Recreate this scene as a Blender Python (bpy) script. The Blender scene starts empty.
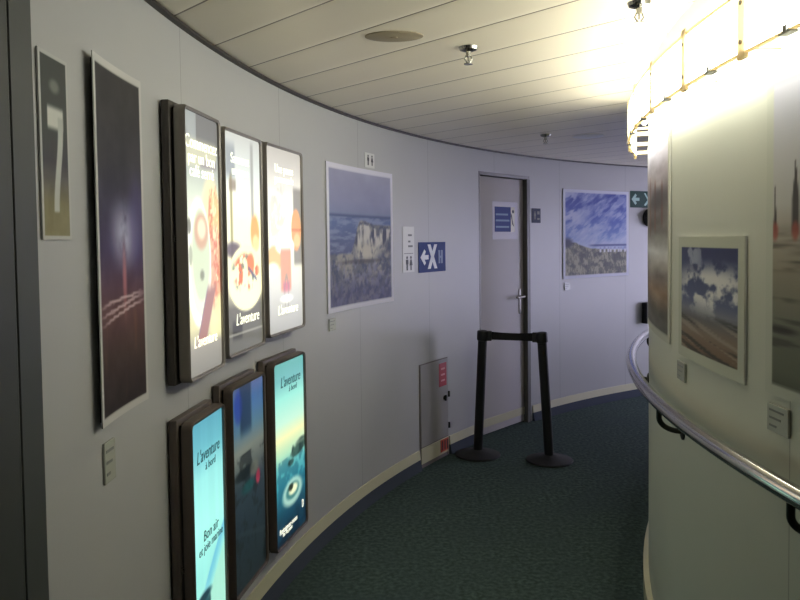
import bpy, bmesh, math
import numpy as np
from mathutils import Matrix, Vector

scene = bpy.context.scene
col = scene.collection
CX, CY = 5.4234, 1.7109          # centre both curved walls share
RO, RI = 6.1284, 4.587           # outer (left) wall and inner (right) wall radii
HC = 2.18                        # ceiling height
rad, sin, cos, pi = math.radians, math.sin, math.cos, math.pi

# ------------------------------------------------------------------ materials
def s2l(c):
    c = np.asarray(c, float) / 255.0
    return np.where(c <= .04045, c / 12.92, ((c + .055) / 1.055) ** 2.4)

def mat(name, rgb, rough=.5, metal=0.0, emit=0.0, ecol=None, coat=0.0, spec=.5):
    m = bpy.data.materials.new(name); m.use_nodes = True
    b = m.node_tree.nodes['Principled BSDF']
    c = tuple(s2l(rgb)) + (1,)
    b.inputs['Base Color'].default_value = c
    b.inputs['Roughness'].default_value = rough
    b.inputs['Metallic'].default_value = metal
    b.inputs['Specular IOR Level'].default_value = spec
    b.inputs['Coat Weight'].default_value = coat
    b.inputs['Coat Roughness'].default_value = .06
    if emit:
        b.inputs['Emission Color'].default_value = (tuple(s2l(ecol)) + (1,)) if ecol is not None else c
        b.inputs['Emission Strength'].default_value = emit
    return m

def nn(m, typ, **kw):
    n = m.node_tree.nodes.new(typ)
    for k, v in kw.items(): setattr(n, k, v)
    return n
def ln(m, a, b): m.node_tree.links.new(a, b)
def mth(m, op, a, b=None, c=None):
    n = nn(m, 'ShaderNodeMath', operation=op)
    for i, v in enumerate((a, b, c)):
        if v is None: continue
        if isinstance(v, (int, float)): n.inputs[i].default_value = v
        else: ln(m, v, n.inputs[i])
    return n.outputs[0]
def mix(m, fac, a, b):
    n = nn(m, 'ShaderNodeMix', data_type='RGBA')
    if isinstance(fac, (int, float)): n.inputs[0].default_value = fac
    else: ln(m, fac, n.inputs[0])
    for i, v in ((6, a), (7, b)):
        if isinstance(v, tuple): n.inputs[i].default_value = v
        else: ln(m, v, n.inputs[i])
    return n.outputs[2]

def wall_mat(name, rgb, rough, period, phase, radius):
    """painted wall panels with thin vertical joints"""
    m = mat(name, rgb, rough)
    b = m.node_tree.nodes['Principled BSDF']
    g = nn(m, 'ShaderNodeNewGeometry'); sp = nn(m, 'ShaderNodeSeparateXYZ'); ln(m, g.outputs['Position'], sp.inputs[0])
    ang = mth(m, 'ARCTAN2', mth(m, 'SUBTRACT', sp.outputs[1], CY), mth(m, 'SUBTRACT', CX, sp.outputs[0]))
    s = mth(m, 'MULTIPLY', ang, radius / period)
    f = mth(m, 'FRACT', mth(m, 'ADD', s, 50 + phase))
    line = mth(m, 'LESS_THAN', f, .004 / period)
    no = nn(m, 'ShaderNodeTexNoise'); no.inputs['Scale'].default_value = 2.2; no.inputs['Detail'].default_value = 4
    ln(m, g.outputs['Position'], no.inputs['Vector'])
    base = tuple(s2l(rgb)) + (1,)
    d = tuple(s2l(np.array(rgb) * .955)) + (1,)
    c1 = mix(m, no.outputs[0], d, base)
    dk = tuple(s2l(np.array(rgb) * .80)) + (1,)
    c2 = mix(m, line, c1, dk)
    ln(m, c2, b.inputs['Base Color'])
    return m

M = {}
M['wall'] = wall_mat('grey_wall_paint', (178, 178, 179), .42, .92, .35, RO)
M['wall_in'] = wall_mat('cream_wall_paint', (204, 205, 192), .42, 1.4, .1, RI)
M['strip'] = mat('cream_skirting', (192, 188, 160), .4)
M['dark_trim'] = mat('dark_brown_trim', (48, 40, 34), .5)
M['black'] = mat('black_plastic', (16, 16, 18), .45)
M['belt'] = mat('black_webbing', (14, 14, 16), .85)
M['rubber'] = mat('black_rubber', (22, 22, 23), .7)
M['steel'] = mat('brushed_steel', (196, 194, 192), .14, 1.0)
M['chrome'] = mat('chrome', (150, 148, 142), .2, 1.0)
M['bracket'] = mat('dark_iron', (40, 42, 36), .4, .5)
M['door'] = mat('grey_door_laminate', (186, 181, 183), .55)
M['jamb'] = mat('shaded_door_jamb', (86, 86, 82), .5)  # darker than the frame: shade of the door recess put into the colour
M['frame_line'] = mat('grey_door_frame', (116, 112, 112), .4)
M['dark_door'] = mat('dark_grey_door', (66, 69, 67), .45)
M['hatch'] = mat('grey_hatch', (150, 147, 145), .4)
M['gap'] = mat('shadow_gap', (112, 104, 104), .6)
M['housing'] = mat('dark_bronze_housing', (72, 66, 62), .42, .15)
M['bezel'] = mat('brown_grey_bezel', (124, 118, 112), .4, .1)
M['housing_low'] = mat('dark_red_brown_housing', (92, 82, 76), .42, .1)
M['white'] = mat('white_plate', (205, 205, 202), .4)
M['paper'] = mat('white_paper', (196, 192, 206), .5)
M['plate'] = mat('clear_grey_plate', (176, 178, 168), .25)
M['ink'] = mat('dark_ink', (40, 40, 46), .5)
M['greyink'] = mat('grey_ink', (110, 112, 110), .5)
M['navy'] = mat('navy_sign', (46, 66, 136), .6, spec=.25)
M['wcblue'] = mat('dark_blue_sign', (40, 48, 76), .6, spec=.25)
M['green'] = mat('dark_green_sign', (10, 62, 52), .6, spec=.25)
M['palegreen'] = mat('pale_green_ink', (150, 190, 180), .4)
M['signwhite'] = mat('sign_white_ink', (215, 220, 232), .4)
M['noticeink'] = mat('pale_blue_print', (96, 130, 178), .5)
M['signpale'] = mat('sign_pale_blue_ink', (120, 140, 190), .5)
M['red'] = mat('red_sticker', (168, 26, 40), .4)
M['orange'] = mat('orange_sticker', (176, 66, 34), .4)
M['pink'] = mat('pale_pink_ink', (220, 150, 150), .4)
M['lampframe'] = mat('cream_bloom_lamp_strip', (226, 208, 166), .4)  # cream tone and translucency stand in for bloom from the lit panels
_m = M['lampframe']; _t = nn(_m, 'ShaderNodeBsdfTranslucent'); _t.inputs[0].default_value = tuple(s2l((240, 228, 196))) + (1,)
_x = nn(_m, 'ShaderNodeMixShader'); _x.inputs[0].default_value = .3
ln(_m, _m.node_tree.nodes['Principled BSDF'].outputs[0], _x.inputs[1]); ln(_m, _t.outputs[0], _x.inputs[2]); ln(_m, _x.outputs[0], _m.node_tree.nodes['Material Output'].inputs[0])
M['greymetal'] = mat('grey_metal', (120, 118, 112), .35, .6)
M['tube'] = mat('fluorescent_tube', (255, 255, 255), .5, emit=13, ecol=(250, 252, 240))
M['opal'] = mat('opal_glass_lit', (240, 240, 240), .25, emit=11, ecol=(252, 252, 240))
M['beige_disc'] = mat('beige_grille', (150, 138, 116), .6)
M['white_disc'] = mat('white_disc', (225, 225, 222), .3)
M['glassink_white'] = mat('lit_white_lettering', (250, 250, 236), .4, emit=.9, ecol=(244, 244, 222))
M['lit_teal'] = mat('teal_lettering', (30, 92, 104), .4)
M['skypane'] = mat('daylit_window_pane', (200, 215, 255), .3, emit=8.6, ecol=(212, 210, 242))

def carpet():
    m = mat('green_carpet', (40, 60, 54), .95, spec=.1)
    b = m.node_tree.nodes['Principled BSDF']
    g = nn(m, 'ShaderNodeNewGeometry')
    n1 = nn(m, 'ShaderNodeTexNoise'); n1.inputs['Scale'].default_value = 46; n1.inputs['Detail'].default_value = 5
    n2 = nn(m, 'ShaderNodeTexNoise'); n2.inputs['Scale'].default_value = 3.1; n2.inputs['Detail'].default_value = 4
    for n in (n1, n2): ln(m, g.outputs['Position'], n.inputs['Vector'])
    r = nn(m, 'ShaderNodeValToRGB'); r.color_ramp.elements[0].position = .38; r.color_ramp.elements[1].position = .66
    r.color_ramp.elements[0].color = tuple(s2l((52, 64, 63))) + (1,)
    r.color_ramp.elements[1].color = tuple(s2l((80, 96, 93))) + (1,)
    ln(m, n1.outputs[0], r.inputs[0])
    c = mix(m, mth(m, 'MULTIPLY', mth(m, 'SUBTRACT', n2.outputs[0], .35), 1.6), r.outputs[0], tuple(s2l((62, 74, 77))) + (1,))
    ln(m, c, b.inputs['Base Color'])
    bp = nn(m, 'ShaderNodeBump'); bp.inputs['Strength'].default_value = .5; bp.inputs['Distance'].default_value = .006
    n3 = nn(m, 'ShaderNodeTexNoise'); n3.inputs['Scale'].default_value = 260
    ln(m, g.outputs['Position'], n3.inputs['Vector']); ln(m, n3.outputs[0], bp.inputs['Height']); ln(m, bp.outputs[0], b.inputs['Normal'])
    return m
M['carpet'] = carpet()
M['carpet_cove'] = mat('blue_grey_carpet_edge', (68, 74, 86), .95, spec=.1)

def ceil_mat():
    m = mat('painted_metal_ceiling', (196, 188, 168), .33, .0, spec=.8)
    b = m.node_tree.nodes['Principled BSDF']
    g = nn(m, 'ShaderNodeNewGeometry'); sp = nn(m, 'ShaderNodeSeparateXYZ'); ln(m, g.outputs['Position'], sp.inputs[0])
    u = mth(m, 'ADD', mth(m, 'MULTIPLY', sp.outputs[0], .7175), mth(m, 'MULTIPLY', sp.outputs[1], .6966))
    k = mth(m, 'DIVIDE', mth(m, 'SUBTRACT', u, 1.0665 - .2595 * 20), .2595)
    f = mth(m, 'FRACT', k); cell = mth(m, 'FLOOR', k)
    line = mth(m, 'LESS_THAN', f, .026)
    wn = nn(m, 'ShaderNodeTexWhiteNoise', noise_dimensions='1D'); ln(m, cell, wn.inputs['W'])
    no = nn(m, 'ShaderNodeTexNoise'); no.inputs['Scale'].default_value = 1.7; no.inputs['Detail'].default_value = 3
    ln(m, g.outputs['Position'], no.inputs['Vector'])
    t = mth(m, 'ADD', mth(m, 'MULTIPLY', wn.outputs[0], .5), mth(m, 'MULTIPLY', no.outputs[0], .5))
    c = mix(m, t, tuple(s2l((226, 216, 192))) + (1,), tuple(s2l((240, 231, 209))) + (1,))
    c = mix(m, line, c, tuple(s2l((112, 98, 78))) + (1,))
    ln(m, c, b.inputs['Base Color'])
    # long thin ripples along each strip
    bp = nn(m, 'ShaderNodeBump'); bp.inputs['Strength'].default_value = .28; bp.inputs['Distance'].default_value = .01
    h = mth(m, 'ABSOLUTE', mth(m, 'SUBTRACT', f, .5))
    h = mth(m, 'POWER', mth(m, 'MULTIPLY', h, 2.0), 10.0)
    ln(m, mth(m, 'MULTIPLY', h, -1.0), bp.inputs['Height']); ln(m, bp.outputs[0], b.inputs['Normal'])
    return m
M['ceiling'] = ceil_mat()

def print_mat(name, rough=.3, emit=0.0, base=1.0, coat=0.0):
    """a printed sheet: colour comes from the picture generated below; a light box glows through it"""
    m = mat(name, (255, 255, 255), rough, coat=coat)
    b = m.node_tree.nodes['Principled BSDF']
    a = nn(m, 'ShaderNodeAttribute', attribute_name='picture')
    if base == 1.0: ln(m, a.outputs['Color'], b.inputs['Base Color'])
    else:
        ln(m, mix(m, base, (0, 0, 0, 1), a.outputs['Color']), b.inputs['Base Color'])
    if emit:
        ln(m, a.outputs['Color'], b.inputs['Emission Color']); b.inputs['Emission Strength'].default_value = emit
    return m
M['print'] = print_mat('photo_paper_print', .55); M['print'].node_tree.nodes['Principled BSDF'].inputs['Specular IOR Level'].default_value = .3
M['lit_print'] = print_mat('backlit_print_warm', .3, 1.08, .25, .6)
M['lit_print_low'] = print_mat('backlit_print_cool', .3, .95, .25, .4)
M['unlit_print'] = print_mat('unlit_print', .3, 0.0, 1.0, .6)

# ------------------------------------------------------------------ mesh helpers
def box(bm, x0, x1, y0, y1, z0, z1, bev=0.0):
    t = bmesh.new()
    v = [t.verts.new(p) for p in ((x0,y0,z0),(x1,y0,z0),(x1,y1,z0),(x0,y1,z0),(x0,y0,z1),(x1,y0,z1),(x1,y1,z1),(x0,y1,z1))]
    for f in ((0,3,2,1),(4,5,6,7),(0,1,5,4),(1,2,6,5),(2,3,7,6),(3,0,4,7)): t.faces.new([v[i] for i in f])
    if bev: bmesh.ops.bevel(t, geom=t.edges[:], offset=bev, segments=3, affect='EDGES', profile=.5)
    merge(bm, t)
def merge(bm, t):
    me = bpy.data.meshes.new('tmp'); t.to_mesh(me); t.free(); bm.from_mesh(me); bpy.data.meshes.remove(me)
def tube(bm, pts, r, n=14, closed=False, cap=True):
    pts = [Vector(p) for p in pts]; rings = []
    N = len(pts); rr = r if isinstance(r, (list, tuple)) else [r] * N
    prev = None
    for i, p in enumerate(pts):
        if closed: d = pts[(i+1) % N] - pts[i-1]
        else: d = pts[min(i+1, N-1)] - pts[max(i-1, 0)]
        d.normalize()
        if prev is None:
            a = d.cross(Vector((0,0,1)))
            if a.length < .05: a = d.cross(Vector((1,0,0)))
        else: a = prev - d * prev.dot(d)
        a.normalize(); prev = a; b = d.cross(a)
        rings.append([bm.verts.new(p + (a*cos(2*pi*k/n) + b*sin(2*pi*k/n)) * rr[i]) for k in range(n)])
    for i in range(N if closed else N-1):
        A, B = rings[i], rings[(i+1) % N]
        for k in range(n): bm.faces.new((A[k], A[(k+1)%n], B[(k+1)%n], B[k]))
    if cap and not closed: bm.faces.new(rings[0][::-1]); bm.faces.new(rings[-1])
def lathe(bm, prof, n=40, axis='z', o=(0,0,0)):
    """prof: (radius, height) from bottom to top"""
    rings = []
    for r, h in prof:
        ring = []
        for k in range(n):
            a = 2*pi*k/n; p = (r*cos(a), r*sin(a), h)
            if axis == 'y': p = (r*cos(a), -h, r*sin(a))
            ring.append(bm.verts.new((p[0]+o[0], p[1]+o[1], p[2]+o[2])))
        rings.append(ring)
    for A, B in zip(rings, rings[1:]):
        for k in range(n): bm.faces.new((A[k], A[(k+1)%n], B[(k+1)%n], B[k]))
    bm.faces.new(rings[0][::-1]); bm.faces.new(rings[-1])
def poly(bm, pts, y0=-.0012, y1=0.0):
    """flat outline in the x-z plane given a small real thickness"""
    f = [bm.verts.new((x, y0, z)) for x, z in pts]; b = [bm.verts.new((x, y1, z)) for x, z in pts]
    bm.faces.new(f); bm.faces.new(b[::-1]); n = len(pts)
    for i in range(n): bm.faces.new((f[i], b[i], b[(i+1)%n], f[(i+1)%n]))
def disc(bm, x, z, r, y0=-.0012, y1=0.0, n=18, sx=1.0):
    poly(bm, [(x + r*sx*cos(2*pi*k/n), z + r*sin(2*pi*k/n)) for k in range(n)], y0, y1)
def rrect(w, h, r, n=6):
    out = []
    for cx_, cz_, a0 in ((w/2-r, h/2-r, 0), (-w/2+r, h/2-r, 90), (-w/2+r, -h/2+r, 180), (w/2-r, -h/2+r, 270)):
        for k in range(n+1):
            a = rad(a0 + 90*k/n); out.append((cx_ + r*cos(a), cz_ + r*sin(a)))
    return out
def ring(bm, t0, t1, r0, r1, h0, h1, step=1.0, r0b=None, r1b=None):
    """solid arc between two angles, two radii and two heights (optional other radii at the bottom)"""
    n = max(1, int(abs(t1-t0)/step)); R = []
    r0b = r0 if r0b is None else r0b; r1b = r1 if r1b is None else r1b
    for i in range(n+1):
        a = rad(t0 + (t1-t0)*i/n); c, s = cos(a), sin(a)
        R.append([bm.verts.new((CX+q*c, CY+q*s, h)) for q, h in ((r0b,h0),(r1b,h0),(r1,h1),(r0,h1))])
    for A, B in zip(R, R[1:]):
        for k in range(4): bm.faces.new((A[k], A[(k+1)%4], B[(k+1)%4], B[k]))
    bm.faces.new(R[0][::-1]); bm.faces.new(R[-1])

def obj(name, bm, m, parent=None, smooth=None, mw=None):
    bmesh.ops.recalc_face_normals(bm, faces=bm.faces[:])
    me = bpy.data.meshes.new(name); bm.to_mesh(me); bm.free()
    me.materials.append(M[m] if isinstance(m, str) else m)
    if smooth:
        me.polygons.foreach_set('use_smooth', [True]*len(me.polygons))
        me.set_sharp_from_angle(angle=rad(smooth))
    o = bpy.data.objects.new(name, me); col.objects.link(o)
    if parent: o.parent = parent
    if mw is not None: o.matrix_world = mw
    return o
def tag(o, label, cat, group=None):
    o['label'] = label; o['category'] = cat
    if group: o['group'] = group
    return o
def struct(o, label=None):
    o['kind'] = 'structure'
    if label: o['label'] = label
    return o
def empty(name, mw=None):
    o = bpy.data.objects.new(name, None); col.objects.link(o); o.empty_display_size = .05
    if mw is not None: o.matrix_world = mw
    return o
def on_wall(side, th, h, d=0.0, radius=None):
    """frame whose X runs to the right along the wall, Z up and -Y into the corridor"""
    a = rad(th)
    if side == 'outer':
        q = (radius or RO) - d; x = Vector((sin(a), -cos(a), 0)); y = Vector((cos(a), sin(a), 0))
    else:
        q = (radius or RI) + d; x = Vector((-sin(a), cos(a), 0)); y = Vector((-cos(a), -sin(a), 0))
    m = Matrix.Identity(4)
    for i, v in enumerate((x, y, Vector((0,0,1)), Vector((CX+q*cos(a), CY+q*sin(a), h)))):
        m[0][i], m[1][i], m[2][i] = v
    return m
def text(body, size, m, parent, loc, name='lettering', shear=0.0, align='CENTER', wide=1.0):
    cu = bpy.data.curves.new('t', 'FONT'); cu.body = body; cu.size = size; cu.extrude = .0004; cu.shear = shear
    cu.align_x = align; cu.align_y = 'CENTER'
    t = bpy.data.objects.new('t', cu); col.objects.link(t)
    bpy.context.view_layer.update()
    me = bpy.data.meshes.new_from_object(t.evaluated_get(bpy.context.evaluated_depsgraph_get()))
    bpy.data.objects.remove(t); bpy.data.curves.remove(cu)
    me.transform(Matrix.Translation(loc) @ Matrix.Rotation(pi/2, 4, 'X') @ Matrix.Diagonal((wide, 1, 1, 1)))
    me.name = name; me.materials.clear(); me.materials.append(M[m])
    o = bpy.data.objects.new(name, me); col.objects.link(o); o.parent = parent
    return o

# ------------------------------------------------------------------ picture painting
class Noise:
    def __init__(s, seed): s.g = np.random.default_rng(seed).random((64, 64))
    def at(s, x, y):
        xi, yi = np.floor(x).astype(int), np.floor(y).astype(int); fx, fy = x-xi, y-yi
        fx = fx*fx*(3-2*fx); fy = fy*fy*(3-2*fy); g = s.g
        a, b = g[yi % 64, xi % 64], g[yi % 64, (xi+1) % 64]; c, d = g[(yi+1) % 64, xi % 64], g[(yi+1) % 64, (xi+1) % 64]
        return (a*(1-fx)+b*fx)*(1-fy) + (c*(1-fx)+d*fx)*fy
    def fbm(s, x, y, o=4):
        t, w, n = 0, .5, 0
        for _ in range(o): t = t + w*s.at(x, y); n += w; x, y, w = x*2.03+7.1, y*2.03+3.3, w*.55
        return t/n
def sm(a, b, x): t = np.clip((x-a)/(b-a), 0, 1); return t*t*(3-2*t)
def lay(img, mask, c):
    mask = np.clip(mask, 0, 1)[..., None]; return img*(1-mask) + np.array(c, float)*mask
def flat(u, c): return np.ones(u.shape + (3,)) * np.array(c, float)
def grad(v, stops):
    xs = [s[0] for s in stops]
    return np.stack([np.interp(v, xs, [s[1][k] for s in stops]) for k in range(3)], -1)
def ell(u, v, cu, cv, ru, rv, soft=.15):
    return 1 - sm(1-soft, 1+soft, np.sqrt(((u-cu)/ru)**2 + ((v-cv)/rv)**2))
def rect(u, v, u0, u1, v0, v1, s=.01):
    return sm(u0-s, u0+s, u)*(1-sm(u1-s, u1+s, u))*sm(v0-s, v0+s, v)*(1-sm(v1-s, v1+s, v))
def border(img, u, v, bu, bv, c=(205, 203, 210)):
    inside = rect(u, v, bu, 1-bu, bv, 1-bv, .004)
    return lay(img, 1-inside, c)

def p_lamp(u, v):
    N = Noise(1); im = grad(v, [(0,(140,132,100)), (.2,(128,122,92)), (.33,(96,92,92)), (.42,(66,64,72)), (.6,(68,72,70)), (1,(60,64,62))])
    im += (N.fbm(u*6, v*12)-.5)[..., None]*24*(v < .35)[..., None]
    im = lay(im, ell(u, v, .52, .83, .16, .035, .5)*.5, (170,172,165))
    im = lay(im, rect(u, v, .26, .80, .60, .715, .02), (206,206,200))
    stem = 1 - sm(.07, .11, np.abs(u - (.50 + .20*sm(.15, .62, v))))
    im = lay(im, stem*sm(.14, .16, v)*(1-sm(.66, .68, v)), (184,186,182))
    return border(im, u, v, .07, .02, (186,186,184))
def p_storm(u, v):
    N = Noise(2); n = N.fbm(u*5, v*12)
    im = grad(v, [(0,(40,32,30)), (.18,(70,52,46)), (.3,(104,70,72)), (.38,(92,66,84)), (.48,(66,56,92)), (.6,(58,54,78)), (.72,(54,52,60)), (1,(50,47,46))])
    im += (n-.5)[..., None]*26
    im = lay(im, ell(u, v, .58, .52, .22, .075, .9)*.85*sm(.1,.6,n+.2), (196,196,224))
    im = lay(im, ell(u, v, .85, .56, .16, .13, .6)*.5, (92,84,140))
    im = lay(im, ell(u, v, .56, .39, .035, .08, .9)*.7, (206,130,134))
    for k, (a, b) in enumerate(((.315, .05), (.335, .03), (.295, .06))):
        im = lay(im, (1-sm(.002, .006, np.abs(v - a - (u-.5)*b - .01*(N.fbm(u*9, v*0+a*90)-.5))))*ell(u, v, .5, .31, .42, .09, .5)*.8, (222,200,204))
    im = lay(im, sm(.6, .9, N.fbm(u*9, v*5))*(v < .3)*.4, (130,92,70))
    return border(im, u, v, .045, .022, (196,194,192))
def p_cliff(u, v):
    N = Noise(3); n = N.fbm(u*7, v*7, 5); n2 = N.fbm(u*24+3, v*18, 4); n3 = N.fbm(u*34, v*5, 3)
    im = grad(v, [(0,(70,72,116)), (.3,(92,94,130)), (.62,(96,112,162)), (.655,(82,92,136)), (.67,(130,138,176)), (.75,(146,148,184)), (1,(160,160,188))])
    im += (N.fbm(u*3, v*5)-.5)[..., None]*22
    im = lay(im, (1-sm(.64, .65, v))*sm(.4, .7, N.fbm(u*9, v*46, 4))*.6, (150,160,194))
    ridge = .40 + .235*sm(.33, .50, u) - .03*sm(.5, .8, u) + .02*(N.fbm(u*14, v*0+2)-.5)
    land = sm(0, .02, ridge - v)
    lc = lay(flat(u, (108,110,124)), sm(.38, .64, N.fbm(u*12, v*16, 5)), (156,152,150)); lc = lay(lc, sm(.42, .66, N.fbm(u*30+3, v*30, 5))*.75, (72,78,112))
    im = im*(1-land[..., None]) + lc*land[..., None]
    top = sm(0, .015, ridge-.035-v + .04*(n3-.5)); bot = sm(0, .05, v - (.50 - .12*ell(u, v*0, .6, 0, .28, 1, .8) + .05*(n3-.5)))
    face = top*bot*sm(.36, .42, u)
    im = lay(im, face*sm(.40, .56, n3)*.95, (204,200,198))
    im = lay(im, face*sm(.58, .66, N.fbm(u*26+5, v*4, 3))*.9, (66,68,92))
    im = lay(im, ell(u, v, .60, .40, .20, .06, .6)*sm(.35,.55,n2+.1), (196,190,182))
    im = lay(im, ell(u, v, .50, .33, .3, .015, .6)*.7, (78,74,84))
    im = lay(im, (1-sm(.3,.36,v))*sm(.48,.64,n2)*.6, (142,142,170))
    im = lay(im, (1-sm(.08,.30,v))*.45, (70,70,122))
    return border(im, u, v, .035, .035, (214,212,228))
def p_dune(u, v):
    N = Noise(4); a, b = u*.8+v*.6, v*.8-u*.5
    n = N.fbm(a*3.2, b*9+3, 5); n4 = N.fbm(a*7+5, b*15, 4)
    im = grad(v, [(.34,(150,168,208)), (.46,(108,134,200)), (.7,(66,88,180)), (1,(46,60,150))])
    im = lay(im, sm(.38, .68, n)*(.45+.4*(1-v)), (196,204,230)); im = lay(im, sm(.42, .72, n4)*.6, (182,190,224)); im = lay(im, sm(.45, .7, N.fbm(a*9+2, b*34, 4))*.45, (206,212,234))
    im = lay(im, ell(u, v, .12, .78, .10, .3, .9)*sm(.4,.6,n4)*.8, (200,204,228))
    im = lay(im, sm(.355,.36,v)*(1-sm(.375,.385,v))*sm(.35,.5,u)*.8, (62,70,134))
    hill = sm(0, .012, .345 + .06*np.exp(-((u-.16)/.16)**2) - .045*u + .02*N.fbm(u*12, v*0) - v)
    gx = N.fbm(u*62+v*12, v*22, 4)
    g = lay(flat(u, (104,104,92)), sm(.42, .58, gx), (164,160,136)); g = lay(g, sm(.46, .66, N.fbm(u*14, v*20+4, 4))*.7, (62,64,66))
    im = im*(1-hill[..., None]) + g*hill[..., None]
    im = lay(im, ell(u, v, .06, .40, .08, .05, .6)*sm(.35,.5,n4+.1), (42,46,78))
    for k in range(8):
        cu = .56 + k*.052 + .008*((k*7) % 3); hh = .012*((k*5) % 3)/2
        im = lay(im, rect(u, v, cu, cu+.028, .285, .325, .004)*.95, (222,222,230))
        im = lay(im, sm(0, .004, .352+hh-v-np.abs(u-cu-.014)*1.6)*sm(.322,.328,v), (150,156,196))
    return border(im, u, v, .035, .035, (214,216,232))
def p_wave(u, v):
    N = Noise(5); n = N.fbm(u*3, v*16, 4)
    im = grad(v, [(0,(72,72,70)), (.12,(96,92,84)), (.22,(140,116,94)), (.3,(120,112,108)), (.42,(190,190,192)), (.52,(108,104,102)), (.66,(112,106,108)), (.8,(160,152,162)), (1,(206,206,222))])
    im = im*1.12 + (n-.5)[..., None]*70
    for cu, w, v0, v1 in ((.3,.05,.5,.82), (.55,.05,.52,.8), (.8,.04,.55,.78)):
        im = lay(im, (1-sm(w*.4, w, np.abs(u-cu)))*sm(v0-.03,v0+.03,v)*(1-sm(v1-.06,v1,v))*.7, (126,86,80))
    im = lay(im, ell(u, v, .6, .68, .3, .05, .5)*.6, (76,72,80))
    return border(im, u, v, .035, .035, (190,190,178))
def p_cloud(u, v):
    N = Noise(6); n = N.fbm(u*7+1, v*10, 5)
    im = grad(v, [(0,(92,82,70)), (.12,(112,90,74)), (.25,(124,108,96)), (.36,(96,94,98)), (.42,(112,114,128)), (.5,(86,92,124)), (.7,(62,68,104)), (1,(44,48,86))])
    im = np.clip(im*1.12, 0, 255)
    im = lay(im, sm(.40, .60, n)*ell(u, v, .60, .60, .6, .17, .5), (222,220,220))
    im = lay(im, sm(.5, .62, N.fbm(u*6+2, v*7+5, 4))*ell(u, v, .2, .86, .3, .16, .5)*.8, (176,180,200))
    st = N.fbm(u*1.5, (v+u*.14)*34, 3)
    im = lay(im, (1-sm(.36, .42, v))*sm(.48, .62, st)*.75, (58,56,54))
    im = lay(im, (1-sm(.30, .40, v))*sm(.55, .7, N.fbm(u*1.5+8, (v+u*.2)*28, 3))*.6, (172,160,146))
    return border(im, u, v, .07, .085, (188,190,176))
def p_groyne(u, v):
    N = Noise(7)
    im = grad(v, [(0,(84,84,72)), (.08,(110,112,96)), (.2,(118,120,108)), (.4,(158,148,132)), (.52,(176,168,158)), (.6,(196,194,192)), (1,(188,188,204))])
    st = N.fbm(u*2.4, v*30, 4)
    im = lay(im, (1-sm(.45, .55, v))*sm(.5, .66, st)*.75, (74,72,66))
    for cu, top, w in ((.045,.66,.010), (.14,.73,.020), (.3,.62,.014), (.48,.70,.02), (.7,.64,.013), (.88,.71,.018)):
        im = lay(im, (1-sm(w*.5, w, np.abs(u-cu)/np.clip((top-v)/.12, .2, 1)))*(1-sm(top-.01, top, v))*sm(.50, .52, v), (70,64,66))
        im = lay(im, ell(u, v, cu, .515, .016, .028, .4)*.8, (168,84,72))
    im = lay(im, ell(u, v, .07, .21, .08, .012, .5)*.9, (52,48,48))
    return border(im, u, v, .035, .035, (196,198,186))

def p_coffee(u, v):      # upper left light box
    N = Noise(11); n = N.fbm(u*4, v*8); n2 = N.fbm(u*14, v*34, 3)
    im = grad(v, [(0,(112,110,106)), (.10,(138,134,126)), (.18,(212,206,160)), (.4,(234,232,196)), (.62,(222,230,208)), (.72,(190,200,184)), (.84,(146,150,150)), (1,(96,98,100))])
    im = lay(im, sm(.0,.06,u-.30)*sm(.86,.90,v)*.8, (88,88,90))  # grey glare on the glass painted into the top of the picture
    im = lay(im, sm(0,.05,v-.93+(u-.0)*.35)*(u < .35)*.6, (150,158,160))
    im = lay(im, rect(u, v, .06, .95, .80, .90, .02)*.6, (214,210,170)); im = lay(im, rect(u, v, .45, .95, .80, .835, .01)*.6, (96,88,110))
    im = lay(im, ell(u, v, .74, .53, .30, .24, .2), (236,220,170))
    im = lay(im, ell(u, v, .84, .58, .18, .15, .15), (232,186,130)); im = lay(im, ell(u, v, .86, .40, .2, .17, .2), (222,160,128))
    im = lay(im, sm(.50,.60,n2)*ell(u, v, .84, .50, .2, .26, .15)*.75, (196,98,78)); im = lay(im, sm(.56,.64,N.fbm(u*17+4,v*30,3))*ell(u, v, .84, .52, .2, .26, .15)*.8, (250,232,186))
    im = lay(im, ell(u, v, .36, .43, .36, .25, .05), (250,250,238)); im = lay(im, ell(u, v, .40, .43, .29, .21, .06), (226,232,206))
    im = lay(im, ell(u, v, .42, .46, .25, .18, .06), (196,208,178)); im = lay(im, ell(u, v, .44, .55, .20, .07, .2), (196,156,128)); im = lay(im, ell(u, v, .45, .56, .12, .04, .3), (236,214,182))
    im = lay(im, ell(u, v, .44, .38, .06, .02, .4)*.7, (90,92,76)); im = lay(im, ell(u, v, .10, .57, .05, .03, .3)*.8, (84,84,72)); im = lay(im, ell(u, v, .12, .46, .05, .04, .3)*.6, (120,128,108))
    arm = sm(0, .05, .16 - np.abs((u-.55) - (v-.22)*1.6)) * sm(.10, .13, v)*(1-sm(.30, .36, v))
    im = lay(im, arm, (150,104,102)); im = lay(im, arm*sm(0,.05,.46-u+(v-.22)*1.6)*.8, (104,92,128))
    im = lay(im, sm(.0,.2,u-.62-(v-.2)*1.8)*(1-sm(.28,.32,v))*sm(.1,.14,v)*.7, (238,232,170))
    return im
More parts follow.
